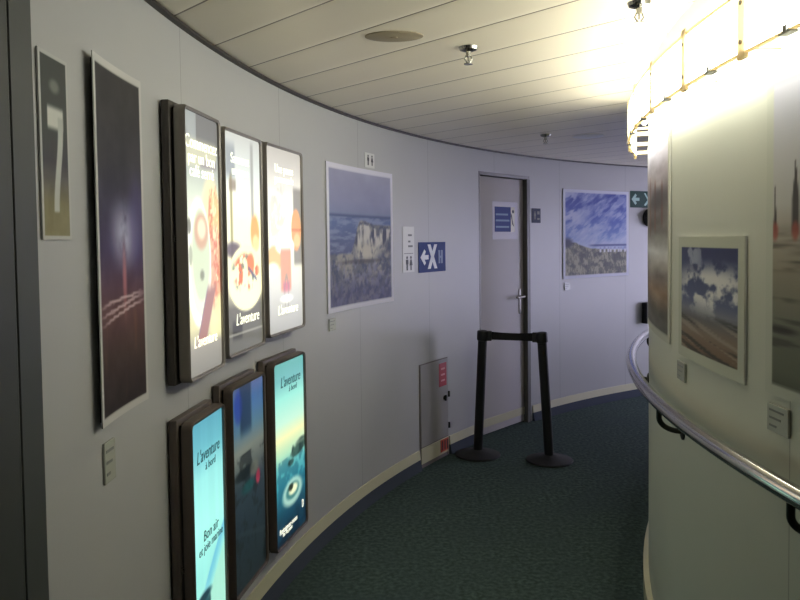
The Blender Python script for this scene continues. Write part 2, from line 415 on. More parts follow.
def p_plate(u, v):       # upper middle light box
    N = Noise(12)
    im = grad(v, [(0,(78,78,74)), (.20,(84,82,72)), (.30,(240,236,196)), (.6,(250,246,206)), (.72,(240,240,226)), (.82,(206,214,210)), (1,(178,180,178))])
    im = lay(im, rect(u, v, .14, .20, .35, .82, .02)*.8, (128,118,64)); im = lay(im, rect(u, v, .72, .80, .55, .98, .02)*.7, (128,128,126))
    im = lay(im, rect(u, v, .05, .28, .80, .95, .03)*.7, (110,118,128)); im = lay(im, rect(u, v, .12, .3, .74, .79, .015)*.8, (120,104,88))
    im = lay(im, ell(u, v, .82, .55, .13, .085, .2), (232,160,84)); im = lay(im, ell(u, v, .84, .50, .1, .04, .3), (250,206,140))
    im = lay(im, ell(u, v, .2, .47, .2, .035, .4)*.9, (72,60,70))
    im = lay(im, ell(u, v, .55, .335, .50, .155, .05), (250,246,196))
    n = N.fbm(u*8, v*16, 3)
    im = lay(im, ell(u, v, .55, .365, .36, .085, .2)*sm(.48,.55,n), (226,98,58)); im = lay(im, ell(u, v, .5, .36, .36, .085, .2)*sm(.58,.64,N.fbm(u*11+4,v*20,3)), (112,120,100))
    im = lay(im, ell(u, v, .68, .40, .1, .05, .3), (236,116,70)); im = lay(im, (1-sm(.006,.014,np.abs(v-.345+(u-.75)*.25)))*rect(u,v,.6,.85,.3,.42)*.9, (70,76,110))
    im = lay(im, rect(u, v, .14, .40, .06, .14, .02)*.9, (30,30,30))
    im = lay(im, (1-sm(.003,.006,np.abs(v-.085)))*.7, (160,158,148))
    return im
def p_drink(u, v):       # upper right light box
    N = Noise(13)
    im = grad(v, [(0,(150,150,148)), (.12,(176,176,172)), (.26,(206,206,196)), (.4,(244,242,214)), (.65,(248,248,228)), (.76,(228,224,212)), (.9,(184,180,174)), (1,(166,162,156))])
    im = lay(im, rect(u, v, .76, 1.1, .36, .80, .02)*.85, (108,104,98)); im = lay(im, ell(u, v, .84, .56, .15, .12, .1), (232,152,92))
    im = lay(im, (1-sm(.004,.01,np.abs(v-.56)))*rect(u,v,.7,1,.5,.6)*.6, (180,92,50)); im = lay(im, ell(u, v, .86, .5, .1, .04, .3), (246,190,130))
    im = lay(im, sm(.52,.64,N.fbm(u*12, v*22, 3))*ell(u, v, .3, .6, .26, .24, .4)*.5, (168,170,160))
    im = lay(im, ell(u, v, .20, .40, .22, .07, .12), (214,176,112)); im = lay(im, ell(u, v, .14, .34, .18, .04, .3), (250,244,220))
    im = lay(im, ell(u, v, .50, .47, .27, .05, .15), (255,250,240))
    cup = rect(u, v, .36, .66, .22, .455, .02)*sm(0,.02,(v-.20)-np.abs(u-.51)*.0)
    im = lay(im, cup, (206,142,110)); im = lay(im, rect(u, v, .42, .62, .215, .27, .02), (190,104,120))
    im = lay(im, (1-sm(.01,.025,np.abs(np.sqrt(((u-.52)/.5)**2+((v-.20)/.9)**2)-.11)))*.6, (130,124,112))
    im = lay(im, ell(u, v, .52, .175, .18, .022, .3)*.8, (252,252,246))
    return im
def p_seaside(u, v):     # lower left light box
    N = Noise(14)
    im = grad(v, [(0,(150,212,206)), (.2,(160,228,214)), (.35,(150,226,216)), (.55,(166,240,230)), (.75,(150,224,220)), (.88,(104,178,190)), (1,(88,158,176))])
    im += (N.fbm(u*9, v*1.5)-.5)[..., None]*16
    edge = .19 + .30*(u-.3)
    im = lay(im, sm(0, .02, edge+.10-v)*sm(0, .10, v-edge+.02)*sm(.15, .5, u)*.7, (92,176,208)); im = lay(im, sm(0, .02, edge-v)*.6, (168,222,196))
    im = lay(im, rect(u, v, .06, .50, .19, .235, .015)*.85, (22,54,62)); im = lay(im, ell(u, v, .3, .25, .22, .02, .4)*.9, (20,44,54))
    im = lay(im, rect(u, v, .1, .28, .06, .2, .02)*sm(.4,.6,N.fbm(u*22, v*6))*.9, (30,70,80))
    im = lay(im, (1-sm(.02,.05,np.abs(u-.42-.5*(.2-v))))*(v < .17)*.8, (225,246,240))
    im = lay(im, ell(u, v, .9, .05, .2, .03, .4)*.7, (60,110,128))
    return im
def p_dark(u, v):        # lower middle light box, switched off
    return np.clip(p_dark0(u, v)*1.45 + 6, 0, 255)  # colours lifted evenly to stand in for glare on the glass
def p_dark0(u, v):
    N = Noise(15); n = N.fbm(u*6, v*13, 4)
    im = grad(v, [(0,(40,52,62)), (.3,(44,60,76)), (.5,(58,74,90)), (.6,(108,118,122)), (.68,(136,144,144)), (.78,(92,132,164)), (.92,(66,108,176)), (1,(96,112,176))])
    im = lay(im, rect(u, v, .25, .6, .76, 1.02, .04)*.8, (28,50,84)); im = lay(im, ell(u, v, .2, .9, .12, .08, .3)*.7, (34,56,160))
    im = lay(im, sm(.5,.66,n)*(v < .66)*.6, (22,30,38))
    im = lay(im, ell(u, v, .35, .56, .3, .03, .3)*.8, (16,26,34)); im = lay(im, ell(u, v, .78, .49, .07, .04, .3), (170,60,90))
    im = lay(im, ell(u, v, .66, .55, .14, .04, .4)*.7, (120,124,118)); im = lay(im, ell(u, v, .45, .48, .2, .03, .4)*.7, (30,96,100))
    im = lay(im, (1-sm(.008,.02,np.abs(v-.18-(1-u)*.12)))*.4, (70,86,96))
    return im
def p_whale(u, v):       # lower right light box
    N = Noise(16); n = N.fbm(u*7, v*14, 4)
    im = grad(v, [(0,(12,30,44)), (.12,(20,50,66)), (.22,(34,92,108)), (.32,(60,146,158)), (.42,(96,178,176)), (.48,(168,214,180)), (.58,(232,232,176)), (.66,(190,230,206)), (.8,(150,222,206)), (.9,(112,176,176)), (1,(96,166,160))])
    im = lay(im, (v < .46)*sm(.48,.6,n)*.45, (20,70,92))
    tail = np.clip(ell(u, v, .92, .485, .24, .034, .3) + ell(u, v, .72, .455, .20, .026, .3) + ell(u, v, .52, .415, .10, .018, .4) + ell(u, v, .60, .47, .05, .03, .4), 0, 1)
    im = lay(im, tail*(.75+.25*sm(.4,.6,n)), (34,56,52)); im = lay(im, ell(u, v, .85, .50, .14, .010, .5)*.6, (130,150,130))
    im = lay(im, ell(u, v, .56, .245, .33, .075, .2)*.85, (176,214,196)); im = lay(im, ell(u, v, .56, .25, .22, .045, .2), (60,120,120))
    im = lay(im, ell(u, v, .58, .255, .15, .028, .3), (226,232,190)); im = lay(im, ell(u, v, .5, .275, .08, .02, .3), (44,54,44))
    return im

def sheet_grid(bm, P, nu, nv):
    """front grid; P(u,v) -> point"""
    return [[bm.verts.new(P(i/nu, j/nv)) for i in range(nu+1)] for j in range(nv+1)]
def paint(o, nu, nv, fn):
    me = o.data; a = me.color_attributes.new('picture', 'FLOAT_COLOR', 'POINT')
    u, v = np.meshgrid(np.arange(nu+1)/nu, np.arange(nv+1)/nv)
    c = s2l(np.clip(fn(u, v), 0, 255)).reshape(-1, 3)
    n = len(me.vertices); buf = np.ones((n, 4)); buf[:, :3] = c[-1] if len(c) < n else 0; buf[:len(c), :3] = c
    buf[len(c):, :3] = s2l((190,190,190))
    a.data.foreach_set('color', buf.ravel())
def sheet(name, P, Q, nu, nv, fn, m, parent=None, mw=None, smooth=True):
    """printed sheet: painted front grid P and a plain back Q, joined along the rim"""
    bm = bmesh.new(); F = sheet_grid(bm, P, nu, nv); B = sheet_grid(bm, Q, nu, 1)
    for j in range(nv):
        for i in range(nu): bm.faces.new((F[j][i], F[j][i+1], F[j+1][i+1], F[j+1][i]))
    for i in range(nu):
        bm.faces.new((B[1][i], B[1][i+1], B[0][i+1], B[0][i]))
        bm.faces.new((F[nv][i], F[nv][i+1], B[1][i+1], B[1][i])); bm.faces.new((B[0][i], B[0][i+1], F[0][i+1], F[0][i]))
    bm.faces.new([B[1][0], B[0][0]] + [F[j][0] for j in range(nv+1)]); bm.faces.new([B[0][nu], B[1][nu]] + [F[j][nu] for j in range(nv, -1, -1)])
    bm.verts.index_update()
    o = obj(name, bm, m, parent, 30 if smooth else None, mw)
    paint(o, nu, nv, fn); return o
def curved_print(side, t0, t1, h0, h1, fn, label, cat='picture', thick=.006, nu=80, nv=100, group=None, off=.0015, curl=0.0):
    """t0 is the edge on the viewer's left"""
    def pt(u, v, d):
        a = rad(t0 + (t1-t0)*u); d = d + curl*(1-u)**2; q = RO - d if side == 'outer' else RI + d
        return (CX+q*cos(a), CY+q*sin(a), h0+(h1-h0)*v)
    o = sheet('photo_print', lambda u, v: pt(u, v, off+thick), lambda u, v: pt(u, v, off), nu, nv, fn, 'print')
    return tag(o, label, cat, group)

# ------------------------------------------------------------------ the room shell
T0, T1 = 97.0, 216.0
D0, D1, DH = 142.05, 135.35, 2.015       # doorway in the outer wall
bm = bmesh.new()
ring(bm, T0, D1, RO, RO+.12, 0, HC+.05); ring(bm, D0, T1, RO, RO+.12, 0, HC+.05); ring(bm, D1, D0, RO, RO+.12, DH, HC+.05)
ring(bm, D1, D0, RO+.075, RO+.12, 0, DH)
struct(obj('wall_left', bm, 'wall', smooth=20))
bm = bmesh.new(); ring(bm, T0, T1, RI-.12, RI, 0, HC+.05); struct(obj('wall_right', bm, 'wall_in', smooth=20))
bm = bmesh.new(); ring(bm, T0, T1, RI-.12, RO+.12, -.1, 0); struct(obj('floor', bm, 'carpet', smooth=20))
bm = bmesh.new(); ring(bm, T0, T1, RI-.12, RO+.12, HC, HC+.05); struct(obj('ceiling', bm, 'ceiling', smooth=20))
bm = bmesh.new(); ring(bm, T1, T1+1.2, RI, RO, 0, HC); struct(obj('wall_back', bm, 'wall'))
# far end wall with a daylit window, out of sight round the bend
bm = bmesh.new()
ring(bm, T0-1.2, T0, RI, RO, 0, .35); ring(bm, T0-1.2, T0, RI, RO, 2.0, HC)
ring(bm, T0-1.2, T0, RI, RI+.15, .35, 2.0); ring(bm, T0-1.2, T0, RO-.15, RO, .35, 2.0)
struct(obj('wall_far', bm, 'wall'))
bm = bmesh.new(); ring(bm, T0-.8, T0-.7, RI+.15, RO-.15, .35, 2.0)
w = struct(obj('window_1', bm, 'skypane'))
bm = bmesh.new(); rm = (RI+RO)/2
ring(bm, T0-.5, T0+.2, rm-.02, rm+.02, .35, 2.0); ring(bm, T0-.5, T0+.2, RI+.15, RI+.19, .35, 2.0); ring(bm, T0-.5, T0+.2, RO-.19, RO-.15, .35, 2.0)
ring(bm, T0-.5, T0+.2, RI+.19, RO-.19, .35, .39); ring(bm, T0-.5, T0+.2, RI+.19, RO-.19, 1.96, 2.0)
obj('window_frame', bm, 'frame_line', w)

# skirting: carpet turned up the wall, then a cream strip, broken by the doorway and the hatch
def skirt(name, mname, h0, h1, d_top, d_bot):
    bm = bmesh.new()
    for a, b in ((T0, D1-.25), (D0+.2, 146.2), (150.1, 182.6)):
        ring(bm, a, b, RO-d_top, RO, h0, h1, r0b=RO-d_bot)
    return struct(obj(name, bm, mname, smooth=20))
skirt('baseboard_left', 'strip', .068, .128, .006, .012)
skirt('trim_1', 'carpet_cove', 0.0, .068, .010, .026)
bm = bmesh.new(); ring(bm, T0, T1, RI, RI+.022, 0, .095); struct(obj('baseboard_right', bm, 'strip', smooth=20))
bm = bmesh.new(); ring(bm, T0, T1, RO-.022, RO, HC-.009, HC); struct(obj('trim_2', bm, 'dark_trim', smooth=20))

# ------------------------------------------------------------------ doors
def arc_pos(th, r, h): return (CX+r*cos(rad(th)), CY+r*sin(rad(th)), h)
# door in the far wall
dm = on_wall('outer', (D0+D1)/2, 0)
chord = 2*RO*sin(rad((D0-D1)/2))
d = empty('door_1', dm); d['kind'] = 'structure'
sag = RO*(1-cos(rad((D0-D1)/2)))
leaf_y = .02
wdt = chord - .075
bm = bmesh.new(); box(bm, -chord/2+.02, chord/2-.050, leaf_y, leaf_y+.035, .012, DH-.03, .003); obj('door_leaf', bm, 'door', d, 30)
bm = bmesh.new(); box(bm, -chord/2+.02, chord/2-.054, leaf_y-.006, leaf_y, .068, .128); obj('kick_strip', bm, 'strip', d)
bm = bmesh.new()
box(bm, -chord/2, -chord/2+.018, -.012, .06, 0, DH); box(bm, -chord/2, chord/2, -.012, .06, DH-.025, DH)
obj('door_frame', bm, 'frame_line', d)
bm = bmesh.new(); box(bm, chord/2-.048, chord/2, -.018, .06, 0, DH-.025, .003)
obj('door_jamb', bm, 'jamb', d)
bm = bmesh.new(); hx = chord/2-.105
box(bm, hx-.018, hx+.018, leaf_y-.006, leaf_y, .90, 1.10, .002)
lathe(bm, [(.010, 0), (.010, .045)], 16, 'y', (hx, leaf_y, 1.04)); tube(bm, [(hx, leaf_y-.045, 1.04), (hx-.05, leaf_y-.048, 1.04), (hx-.115, leaf_y-.045, 1.04)], .009)
disc(bm, hx, .94, .008, leaf_y-.009, leaf_y-.005)
obj('door_handle', bm, 'greymetal', d, 40)
# notice taped on the door
nm = on_wall('outer', 138.30, 1.655); nm = nm @ Matrix.Translation((0, leaf_y-.0015, 0))
n_ = tag(empty('paper_notice', nm), 'white paper notice with a blue panel of text taped on the grey door', 'notice')
bm = bmesh.new(); box(bm, -.178, .178, -.0012, 0, -.15, .145); obj('sheet', bm, 'paper', n_)
bm = bmesh.new(); box(bm, -.148, .075, -.0024, -.0012, -.09, .105); obj('blue_panel', bm, 'navy', n_)
for z, w_ in ((.045, .17), (-.002, .19), (-.052, .185)):
    bm = bmesh.new(); box(bm, -.135, -.135+w_, -.0036, -.0024, z-.007, z+.007); obj('text_line', bm, 'noticeink', n_)
bm = bmesh.new(); box(bm, .078, .132, -.0024, -.0012, -.09, .105); st = obj('picture_strip', bm, 'strip', n_)
bm = bmesh.new(); poly(bm, [(.078,.06),(.092,.04),(.10,.0),(.112,-.03),(.122,-.05),(.108,-.04),(.096,-.03),(.088,.01),(.078,.03)], -.0036, -.0024); disc(bm, .108, .07, .014, -.0036, -.0024, 12)
obj('dark_figure', bm, 'ink', st)
# dark door at the near left edge
d2 = empty('door_2', on_wall('outer', 182.85, 0)); d2['kind'] = 'structure'
bm = bmesh.new(); ring(bm, 182.82, 183.65, RO-.004, RO+.01, 0, HC-.014, .3); o = obj('door_frame', bm, 'dark_door', None, 20); mwk = o.matrix_world.copy(); o.parent = d2; o.matrix_parent_inverse = d2.matrix_world.inverted() if False else Matrix(on_wall('outer', 182.85, 0)).inverted()
bm = bmesh.new(); ring(bm, 183.72, 192.5, RO-.003, RO+.01, .012, HC-.02, .5); o = obj('door_leaf', bm, mat('door_leaf_dark', (58, 60, 58), .45), None, 20); o.parent = d2; o.matrix_parent_inverse = Matrix(on_wall('outer', 182.85, 0)).inverted()

# service hatch low on the wall
hm = on_wall('outer', 148.2, 0, .0)
hw, hh = 2*RO*sin(rad(1.82)), .69
h = tag(empty('service_hatch', hm), 'flush grey service hatch with red sticker low on the wall left of the door', 'hatch')
bm = bmesh.new(); box(bm, -hw/2, hw/2, -.008, .004, .002, hh); obj('frame', bm, 'gap', h)
bm = bmesh.new(); box(bm, -hw/2+.007, hw/2-.007, -.013, -.008, .142, hh-.007, .001); obj('panel', bm, 'hatch', h)
bm = bmesh.new(); box(bm, -hw/2+.007, hw/2-.007, -.014, -.008, .03, .134, .001); obj('kick_panel', bm, 'strip', h)
bm = bmesh.new(); box(bm, hw/2-.135, hw/2-.03, -.0145, -.013, hh-.19, hh-.03); s = obj('red_sticker', bm, 'red', h)
for z in (hh-.07, hh-.11, hh-.15):
    bm = bmesh.new(); box(bm, hw/2-.11, hw/2-.055, -.0155, -.0145, z-.006, z+.006); obj('printed_mark', bm, 'pink', s)
bm = bmesh.new(); box(bm, hw/2-.125, hw/2-.012, -.0155, -.014, .045, .13); s = obj('orange_sticker', bm, 'orange', h)
for x in (-.105, -.07, -.035):
    bm = bmesh.new(); box(bm, hw/2+x, hw/2+x+.014, -.0165, -.0155, .055, .12); obj('printed_mark', bm, 'ink', s)
bm = bmesh.new(); lathe(bm, [(.016, 0), (.016, .006), (.008, .012)], 18, 'y', (hw/2-.06, -.013, hh-.275)); box(bm, hw/2-.067, hw/2-.053, -.03, -.02, hh-.295, hh-.255, .002); obj('latch', bm, 'bracket', h, 40)
for z in (.21, .43):
    bm = bmesh.new(); tube(bm, [(hw/2+.008, -.012, z-.02), (hw/2+.008, -.012, z+.02)], .008, 10); obj('hinge', bm, 'bracket', h, 40)

# ------------------------------------------------------------------ photographs on the walls
curved_print('outer', 182.62, 181.35, 1.512, 1.885, p_lamp, 'narrow grey picture of a pale lamp post, nearest to the dark door', nu=40, nv=120, thick=.004)
o = curved_print('outer', 180.42, 177.35, 1.079, 1.937, p_storm, 'tall dark picture of a purple storm sky between the lamp post picture and light boxes', nu=60, nv=160, thick=.003, off=.004, curl=.014)
bm = bmesh.new(); ring(bm, 177.5, 180.1, RO-.0035, RO-.001, 1.085, 1.93, .4); obj('shade_gap_sheet', bm, 'dark_trim', o, 20)  # dark sheet added for the shaded gap behind the curled edge
curved_print('outer', 161.0, 153.2, 1.136, 1.908, p_cliff, 'large blue photograph of sea cliffs right of the light boxes', nu=110, nv=120)
curved_print('outer', 130.98, 122.42, 1.155, 1.935, p_dune, 'large photograph of blue sky over dunes and beach huts right of the door', nu=110, nv=120)
curved_print('inner', 163.3, 171.3, 1.15, 1.87, p_wave, 'tall photograph of grey sea and posts at the bend of the cream wall', nu=100, nv=120)
curved_print('inner', 172.95, 179.3, 1.141, 1.503, p_cloud, 'small photograph of white clouds over a beach on the cream wall above the handrail', nu=110, nv=100)
curved_print('inner', 180.6, 191.0, 1.148, 1.855, p_groyne, 'tall photograph of wooden posts on a beach at the right edge of view', nu=160, nv=140)

# caption plates
def caption(side, th, h, w, hgt, label, m='plate', lines=3):
    t = tag(empty('caption_plate', on_wall(side, th, h, .0015)), label, 'label', 'caption plates under the photographs')
    bm = bmesh.new(); box(bm, -w/2, w/2, -.006, 0, -hgt/2, hgt/2, .001); obj('plate', bm, m, t)
    for k in range(lines):
        bm = bmesh.new()
        z = hgt*(.28 - .28*k); ww = w*(.7, .55, .35)[k % 3]
        box(bm, -w*.38, -w*.38+ww, -.0068, -.006, z-hgt*.035, z+hgt*.035)
        obj('caption_line', bm, 'greyink', t)
caption('outer', 179.75, .984, .062, .098, 'small grey caption plate under the dark storm picture')
caption('outer', 160.53, 1.078, .075, .062, 'small pale caption plate under the sea cliffs photograph')
caption('outer', 130.45, 1.09, .075, .065, 'small pale caption plate under the dunes photograph')
caption('inner', 173.25, 1.09, .085, .058, 'small cream caption plate under the clouds photograph')
caption('inner', 181.25, 1.095, .085, .062, 'pale green caption plate under the photograph of beach posts')

# ------------------------------------------------------------------ wall signs
def man(bm, x, z, s, y0=-.0032, y1=-.002, skirt=False):
    disc(bm, x, z+.40*s, .10*s, y0, y1, 12)
    if skirt: poly(bm, [(x-.09*s, z+.27*s), (x+.09*s, z+.27*s), (x+.2*s, z-.12*s), (x+.08*s, z-.12*s), (x+.07*s, z-.45*s), (x-.07*s, z-.45*s), (x-.08*s, z-.12*s), (x-.2*s, z-.12*s)], y0, y1)
    else: poly(bm, [(x-.16*s, z+.27*s), (x+.16*s, z+.27*s), (x+.16*s, z-.05*s), (x+.1*s, z-.05*s), (x+.09*s, z-.45*s), (x-.09*s, z-.45*s), (x-.1*s, z-.05*s), (x-.16*s, z-.05*s)], y0, y1)
def arrow_left(bm, x, z, s, y0=-.0032, y1=-.002):
    poly(bm, [(x-.5*s, z), (x-.02*s, z+.5*s), (x+.16*s, z+.36*s), (x-.0*s, z+.14*s), (x+.5*s, z+.14*s), (x+.5*s, z-.14*s), (x-.0*s, z-.14*s), (x+.16*s, z-.36*s), (x-.02*s, z-.5*s)], y0, y1)
t = tag(empty('toilet_sign', on_wall('outer', 155.85, 1.963, .0015)), 'tiny white sign with two dark figures above the sea cliffs photograph', 'sign')
bm = bmesh.new(); box(bm, -.062, .062, -.002, 0, -.042, .042); obj('plate', bm, 'white', t)
bm = bmesh.new(); man(bm, -.02, 0, .062); obj('man_figure', bm, 'ink', t)
bm = bmesh.new(); man(bm, .03, 0, .062, skirt=True); obj('woman_figure', bm, 'ink', t)
t = tag(empty('toilet_sign', on_wall('outer', 151.2, 1.448, .0015)), 'tall white sign with toilet figures at its foot left of the blue sign', 'sign')
bm = bmesh.new(); box(bm, -.078, .078, -.002, 0, -.145, .145, .0006); obj('plate', bm, 'white', t)
bm = bmesh.new(); man(bm, -.022, -.09, .095); obj('man_figure', bm, 'ink', t)
bm = bmesh.new(); man(bm, .03, -.09, .095, skirt=True); obj('woman_figure', bm, 'ink', t)
for z, w_ in ((.09, .05), (.05, .03), (.02, .06)):
    bm = bmesh.new(); box(bm, -.005, -.005+w_, -.0028, -.002, z-.006, z+.006); obj('printed_line', bm, 'greyink', t)
bm = bmesh.new(); box(bm, -.06, .06, -.0028, -.002, -.028, -.024); obj('dividing_line', bm, 'greyink', t)
t = tag(empty('direction_sign', on_wall('outer', 148.22, 1.392, .0045)), 'square navy sign with white arrow and crossed symbol on the grey wall', 'sign')
bm = bmesh.new(); box(bm, -.185, .185, -.002, 0, -.10, .10, .0006); obj('plate', bm, 'navy', t)
bm = bmesh.new(); arrow_left(bm, -.110, .0, .105); obj('arrow', bm, 'signwhite', t).location.y = -.0012
bm = bmesh.new()
for s_ in (1, -1):
    poly(bm, [(-.066*s_, .085), (-.026*s_, .085), (.066*s_, -.078), (.026*s_, -.078)] if s_ > 0 else [(.066, .085), (.026, .085), (-.066, -.078), (-.026, -.078)])
obj('crossed_symbol', bm, 'signwhite', t).location.y = -.0012
bm = bmesh.new()
for x in (.092, .128):
    poly(bm, [(x-.012, .045), (x+.012, .045), (x+.012, -.045), (x-.012, -.045)], -.0032, -.002)
poly(bm, [(.092, .006), (.128, .006), (.128, -.008), (.092, -.008)], -.0034, -.002)
obj('bed_symbol', bm, 'signpale', t).location.y = -.0012
t = tag(empty('door_sign', on_wall('outer', 134.5, 1.698, .0015)), 'small dark blue sign on the wall just right of the grey door', 'sign')
bm = bmesh.new(); box(bm, -.062, .062, -.003, 0, -.06, .06, .001); obj('plate', bm, 'wcblue', t)
bm = bmesh.new(); man(bm, -.02, .0, .07, -.0042, -.003); obj('figure', bm, 'greyink', t)
bm = bmesh.new(); box(bm, .012, .045, -.0042, -.003, .01, .035); obj('printed_mark', bm, 'greyink', t)
bm = bmesh.new(); box(bm, .012, .045, -.0042, -.003, -.035, -.02); obj('printed_mark', bm, 'greyink', t)
t = tag(empty('exit_sign', on_wall('outer', 120.7, 1.868, .0015)), 'dark green exit sign with pale arrow and running figure right of the dunes photograph', 'sign')
bm = bmesh.new(); box(bm, -.155, .155, -.003, 0, -.078, .078, .001); obj('plate', bm, 'green', t)
bm = bmesh.new(); arrow_left(bm, -.085, 0, .105, -.0042, -.003); obj('arrow', bm, 'palegreen', t)
bm = bmesh.new()
disc(bm, .095, .048, .014, -.0042, -.003, 12)
poly(bm, [(.03,.06),(.05,.06),(.14,-.055),(.12,-.055)], -.0042, -.003); poly(bm, [(.13,.045),(.145,.03),(.055,-.06),(.03,-.055)], -.0043, -.003)
obj('running_figure', bm, 'palegreen', t)
# black sounder and dark box farther along, half hidden by the bend
t = tag(empty('alarm_sounder', on_wall('outer', 119.75, 1.695, .0015)), 'round black alarm sounder on far wall under the green exit sign', 'alarm')
bm = bmesh.new(); lathe(bm, [(.085, 0), (.085, .02), (.075, .05), (.045, .075), (.02, .082)], 32, 'y'); obj('body', bm, 'black', t, 40)
bm = bmesh.new(); lathe(bm, [(.018, .082), (.018, .095)], 16, 'y'); obj('cap', bm, 'greymetal', t, 40)
t = tag(empty('wall_box', on_wall('outer', 120.2, .79, .0015)), 'small dark box on the far wall just above the handrail', 'box')
bm = bmesh.new(); box(bm, -.05, .06, -.06, 0, -.10, .10, .006); obj('body', bm, 'black', t, 40)
bm = bmesh.new(); box(bm, -.03, .04, -.064, -.06, -.06, .06, .002); obj('cover', bm, 'rubber', t, 40)

# ------------------------------------------------------------------ light boxes
DEP = .066
def haze_over(fn, k=.13, c=(238, 234, 200)):  # blends an even cream haze into the lit picture colours
    return lambda u, v: np.clip(fn(u, v), 0, 255)*(1-k) + np.array(c, float)*k
def light_box(t0, t1, h0, h1, fn, label, hous, panel, lit, group, words, lock=False, wide=True):
    p0 = Vector(arc_pos(t0, RO-DEP, 0)); p1 = Vector(arc_pos(t1, RO-DEP, 0)); w = (p1-p0).length
    x = (p1-p0).normalized(); y = Vector((-x.y, x.x, 0)); hgt = h1-h0
    m = Matrix.Identity(4)
    for i, v in enumerate((x, y, Vector((0,0,1)), (p0+p1)/2 + Vector((0,0,h0)))): m[0][i], m[1][i], m[2][i] = v
    r = tag(empty('light_box', m), label, 'light box', group)
    bm = bmesh.new(); dz = DEP-.006
    box(bm, -w/2-.008, w/2-.008, .034, dz, -.004, hgt+.010, .004)
    obj('housing', bm, hous, r, 40)
    bm = bmesh.new(); box(bm, -w/2+.014, w/2-.014, .012, .034, .012, hgt-.010)
    obj('hinged_tray', bm, 'dark_trim', r, 40)
    # rounded bezel
    bz = .012; bm = bmesh.new()
    A = [(a, b+hgt/2) for a, b in rrect(w, hgt, .024)]; B = [(a, b+hgt/2) for a, b in rrect(w-2*bz, hgt-2*bz, .014)]
    A2 = [(a, b+hgt/2) for a, b in rrect(w-.008, hgt-.008, .020)]
    loops = []
    for L, yy in ((B, .024), (A, .024), (A, -.002), (A2, -.009), (B, -.006), (B, .004)): loops.append([bm.verts.new((a, yy, b)) for a, b in L])
    n = len(A)
    for P_, Q_ in zip(loops, loops[1:]):
        for k in range(n): bm.faces.new((P_[k], P_[(k+1)%n], Q_[(k+1)%n], Q_[k]))
    obj('bezel', bm, hous if hous == 'housing_low' else 'bezel', r, 30)
    iw, ih = w-2*bz, hgt-2*bz
    sheet('display_panel', lambda u, v: (-iw/2+iw*u, .001, bz+ih*v), lambda u, v: (-iw/2+iw*u, .009, bz+ih*v), 56, 110, fn, panel, r)
    for body, size, cu, cv, mm, sh, wd in words:
        text(body, size, mm, r, (-iw/2+iw*cu, 0.0, bz+ih*cv), shear=sh, wide=wd)
    if lock:
        bm = bmesh.new(); q = .03
        a = [(-w/2+.003, q+.008*cos(2*pi*k/18), (hgt*.52 if h0 > 1 else .42*hgt)+.008*sin(2*pi*k/18)) for k in range(18)]
        tube(bm, a, .0022, 8, closed=True); tube(bm, [(-w/2+.006, q, a[0][2]), (-w/2+.001, q, a[0][2])], .003, 10)
        obj('lock', bm, 'chrome', r, 40)
    return r
GU, GL = 'upper row of lit advertising light boxes', 'lower row of advertising light boxes'
light_box(176.0, 173.05, 1.089, 1.907, haze_over(p_coffee), 'upper light box with a coffee cup picture, nearest of the top row', 'housing', 'lit_print', True, GU,
    [('Commencez', .056, .50, .885, 'glassink_white', 0, .95), ('par un bon', .052, .5, .83, 'glassink_white', 0, 1), ('café serré', .052, .5, .778, 'glassink_white', 0, 1), ('L\'aventure', .05, .5, .125, 'glassink_white', .2, .95)], True)
light_box(172.75, 169.22, 1.105, 1.896, haze_over(p_plate), 'upper light box with a plate of food picture, middle of the top row', 'housing', 'lit_print', True, GU,
    [('Savourez', .05, .42, .885, 'glassink_white', 0, .95), ('un repas', .046, .42, .83, 'glassink_white', 0, 1), ('L\'aventure', .058, .56, .145, 'glassink_white', .2, .95)])
light_box(168.85, 165.02, 1.122, 1.897, haze_over(p_drink), 'upper light box with a tall iced drink picture, last of the top row', 'housing', 'lit_print', True, GU,
    [('Une pause', .05, .5, .89, 'glassink_white', 0, .95), ('gourmande', .046, .5, .835, 'glassink_white', 0, 1), ('L\'aventure', .056, .55, .115, 'glassink_white', .2, .95)])
light_box(176.0, 173.18, .215, .973, p_seaside, 'lower light box glowing turquoise with dark script, nearest of the bottom row', 'housing_low', 'lit_print_low', True, GL,
    [('L\'aventure', .056, .52, .845, 'lit_teal', .25, .85), ('à bord', .034, .58, .79, 'lit_teal', .1, 1), ('Bon air', .046, .55, .50, 'lit_teal', .1, 1), ('et joie marine', .038, .55, .45, 'lit_teal', .1, 1)], True)
light_box(172.55, 169.32, .25, 1.004, p_dark, 'unlit lower light box with dark navy picture, middle of the bottom row', 'housing_low', 'unlit_print', False, GL, [])
light_box(168.5, 165.08, .238, 1.017, p_whale, 'lower light box glowing turquoise with a sea picture, last of the bottom row', 'housing_low', 'lit_print_low', True, GL,
    [('L\'aventure', .062, .55, .885, 'lit_teal', .25, .85), ('à bord', .034, .62, .835, 'lit_teal', .1, 1), ('Rejoignez-nous', .032, .40, .075, 'glassink_white', .1, 1), ('sur le pont', .024, .36, .05, 'glassink_white', .1, 1), ('D', .05, .9, .12, 'glassink_white', 0, .6)])

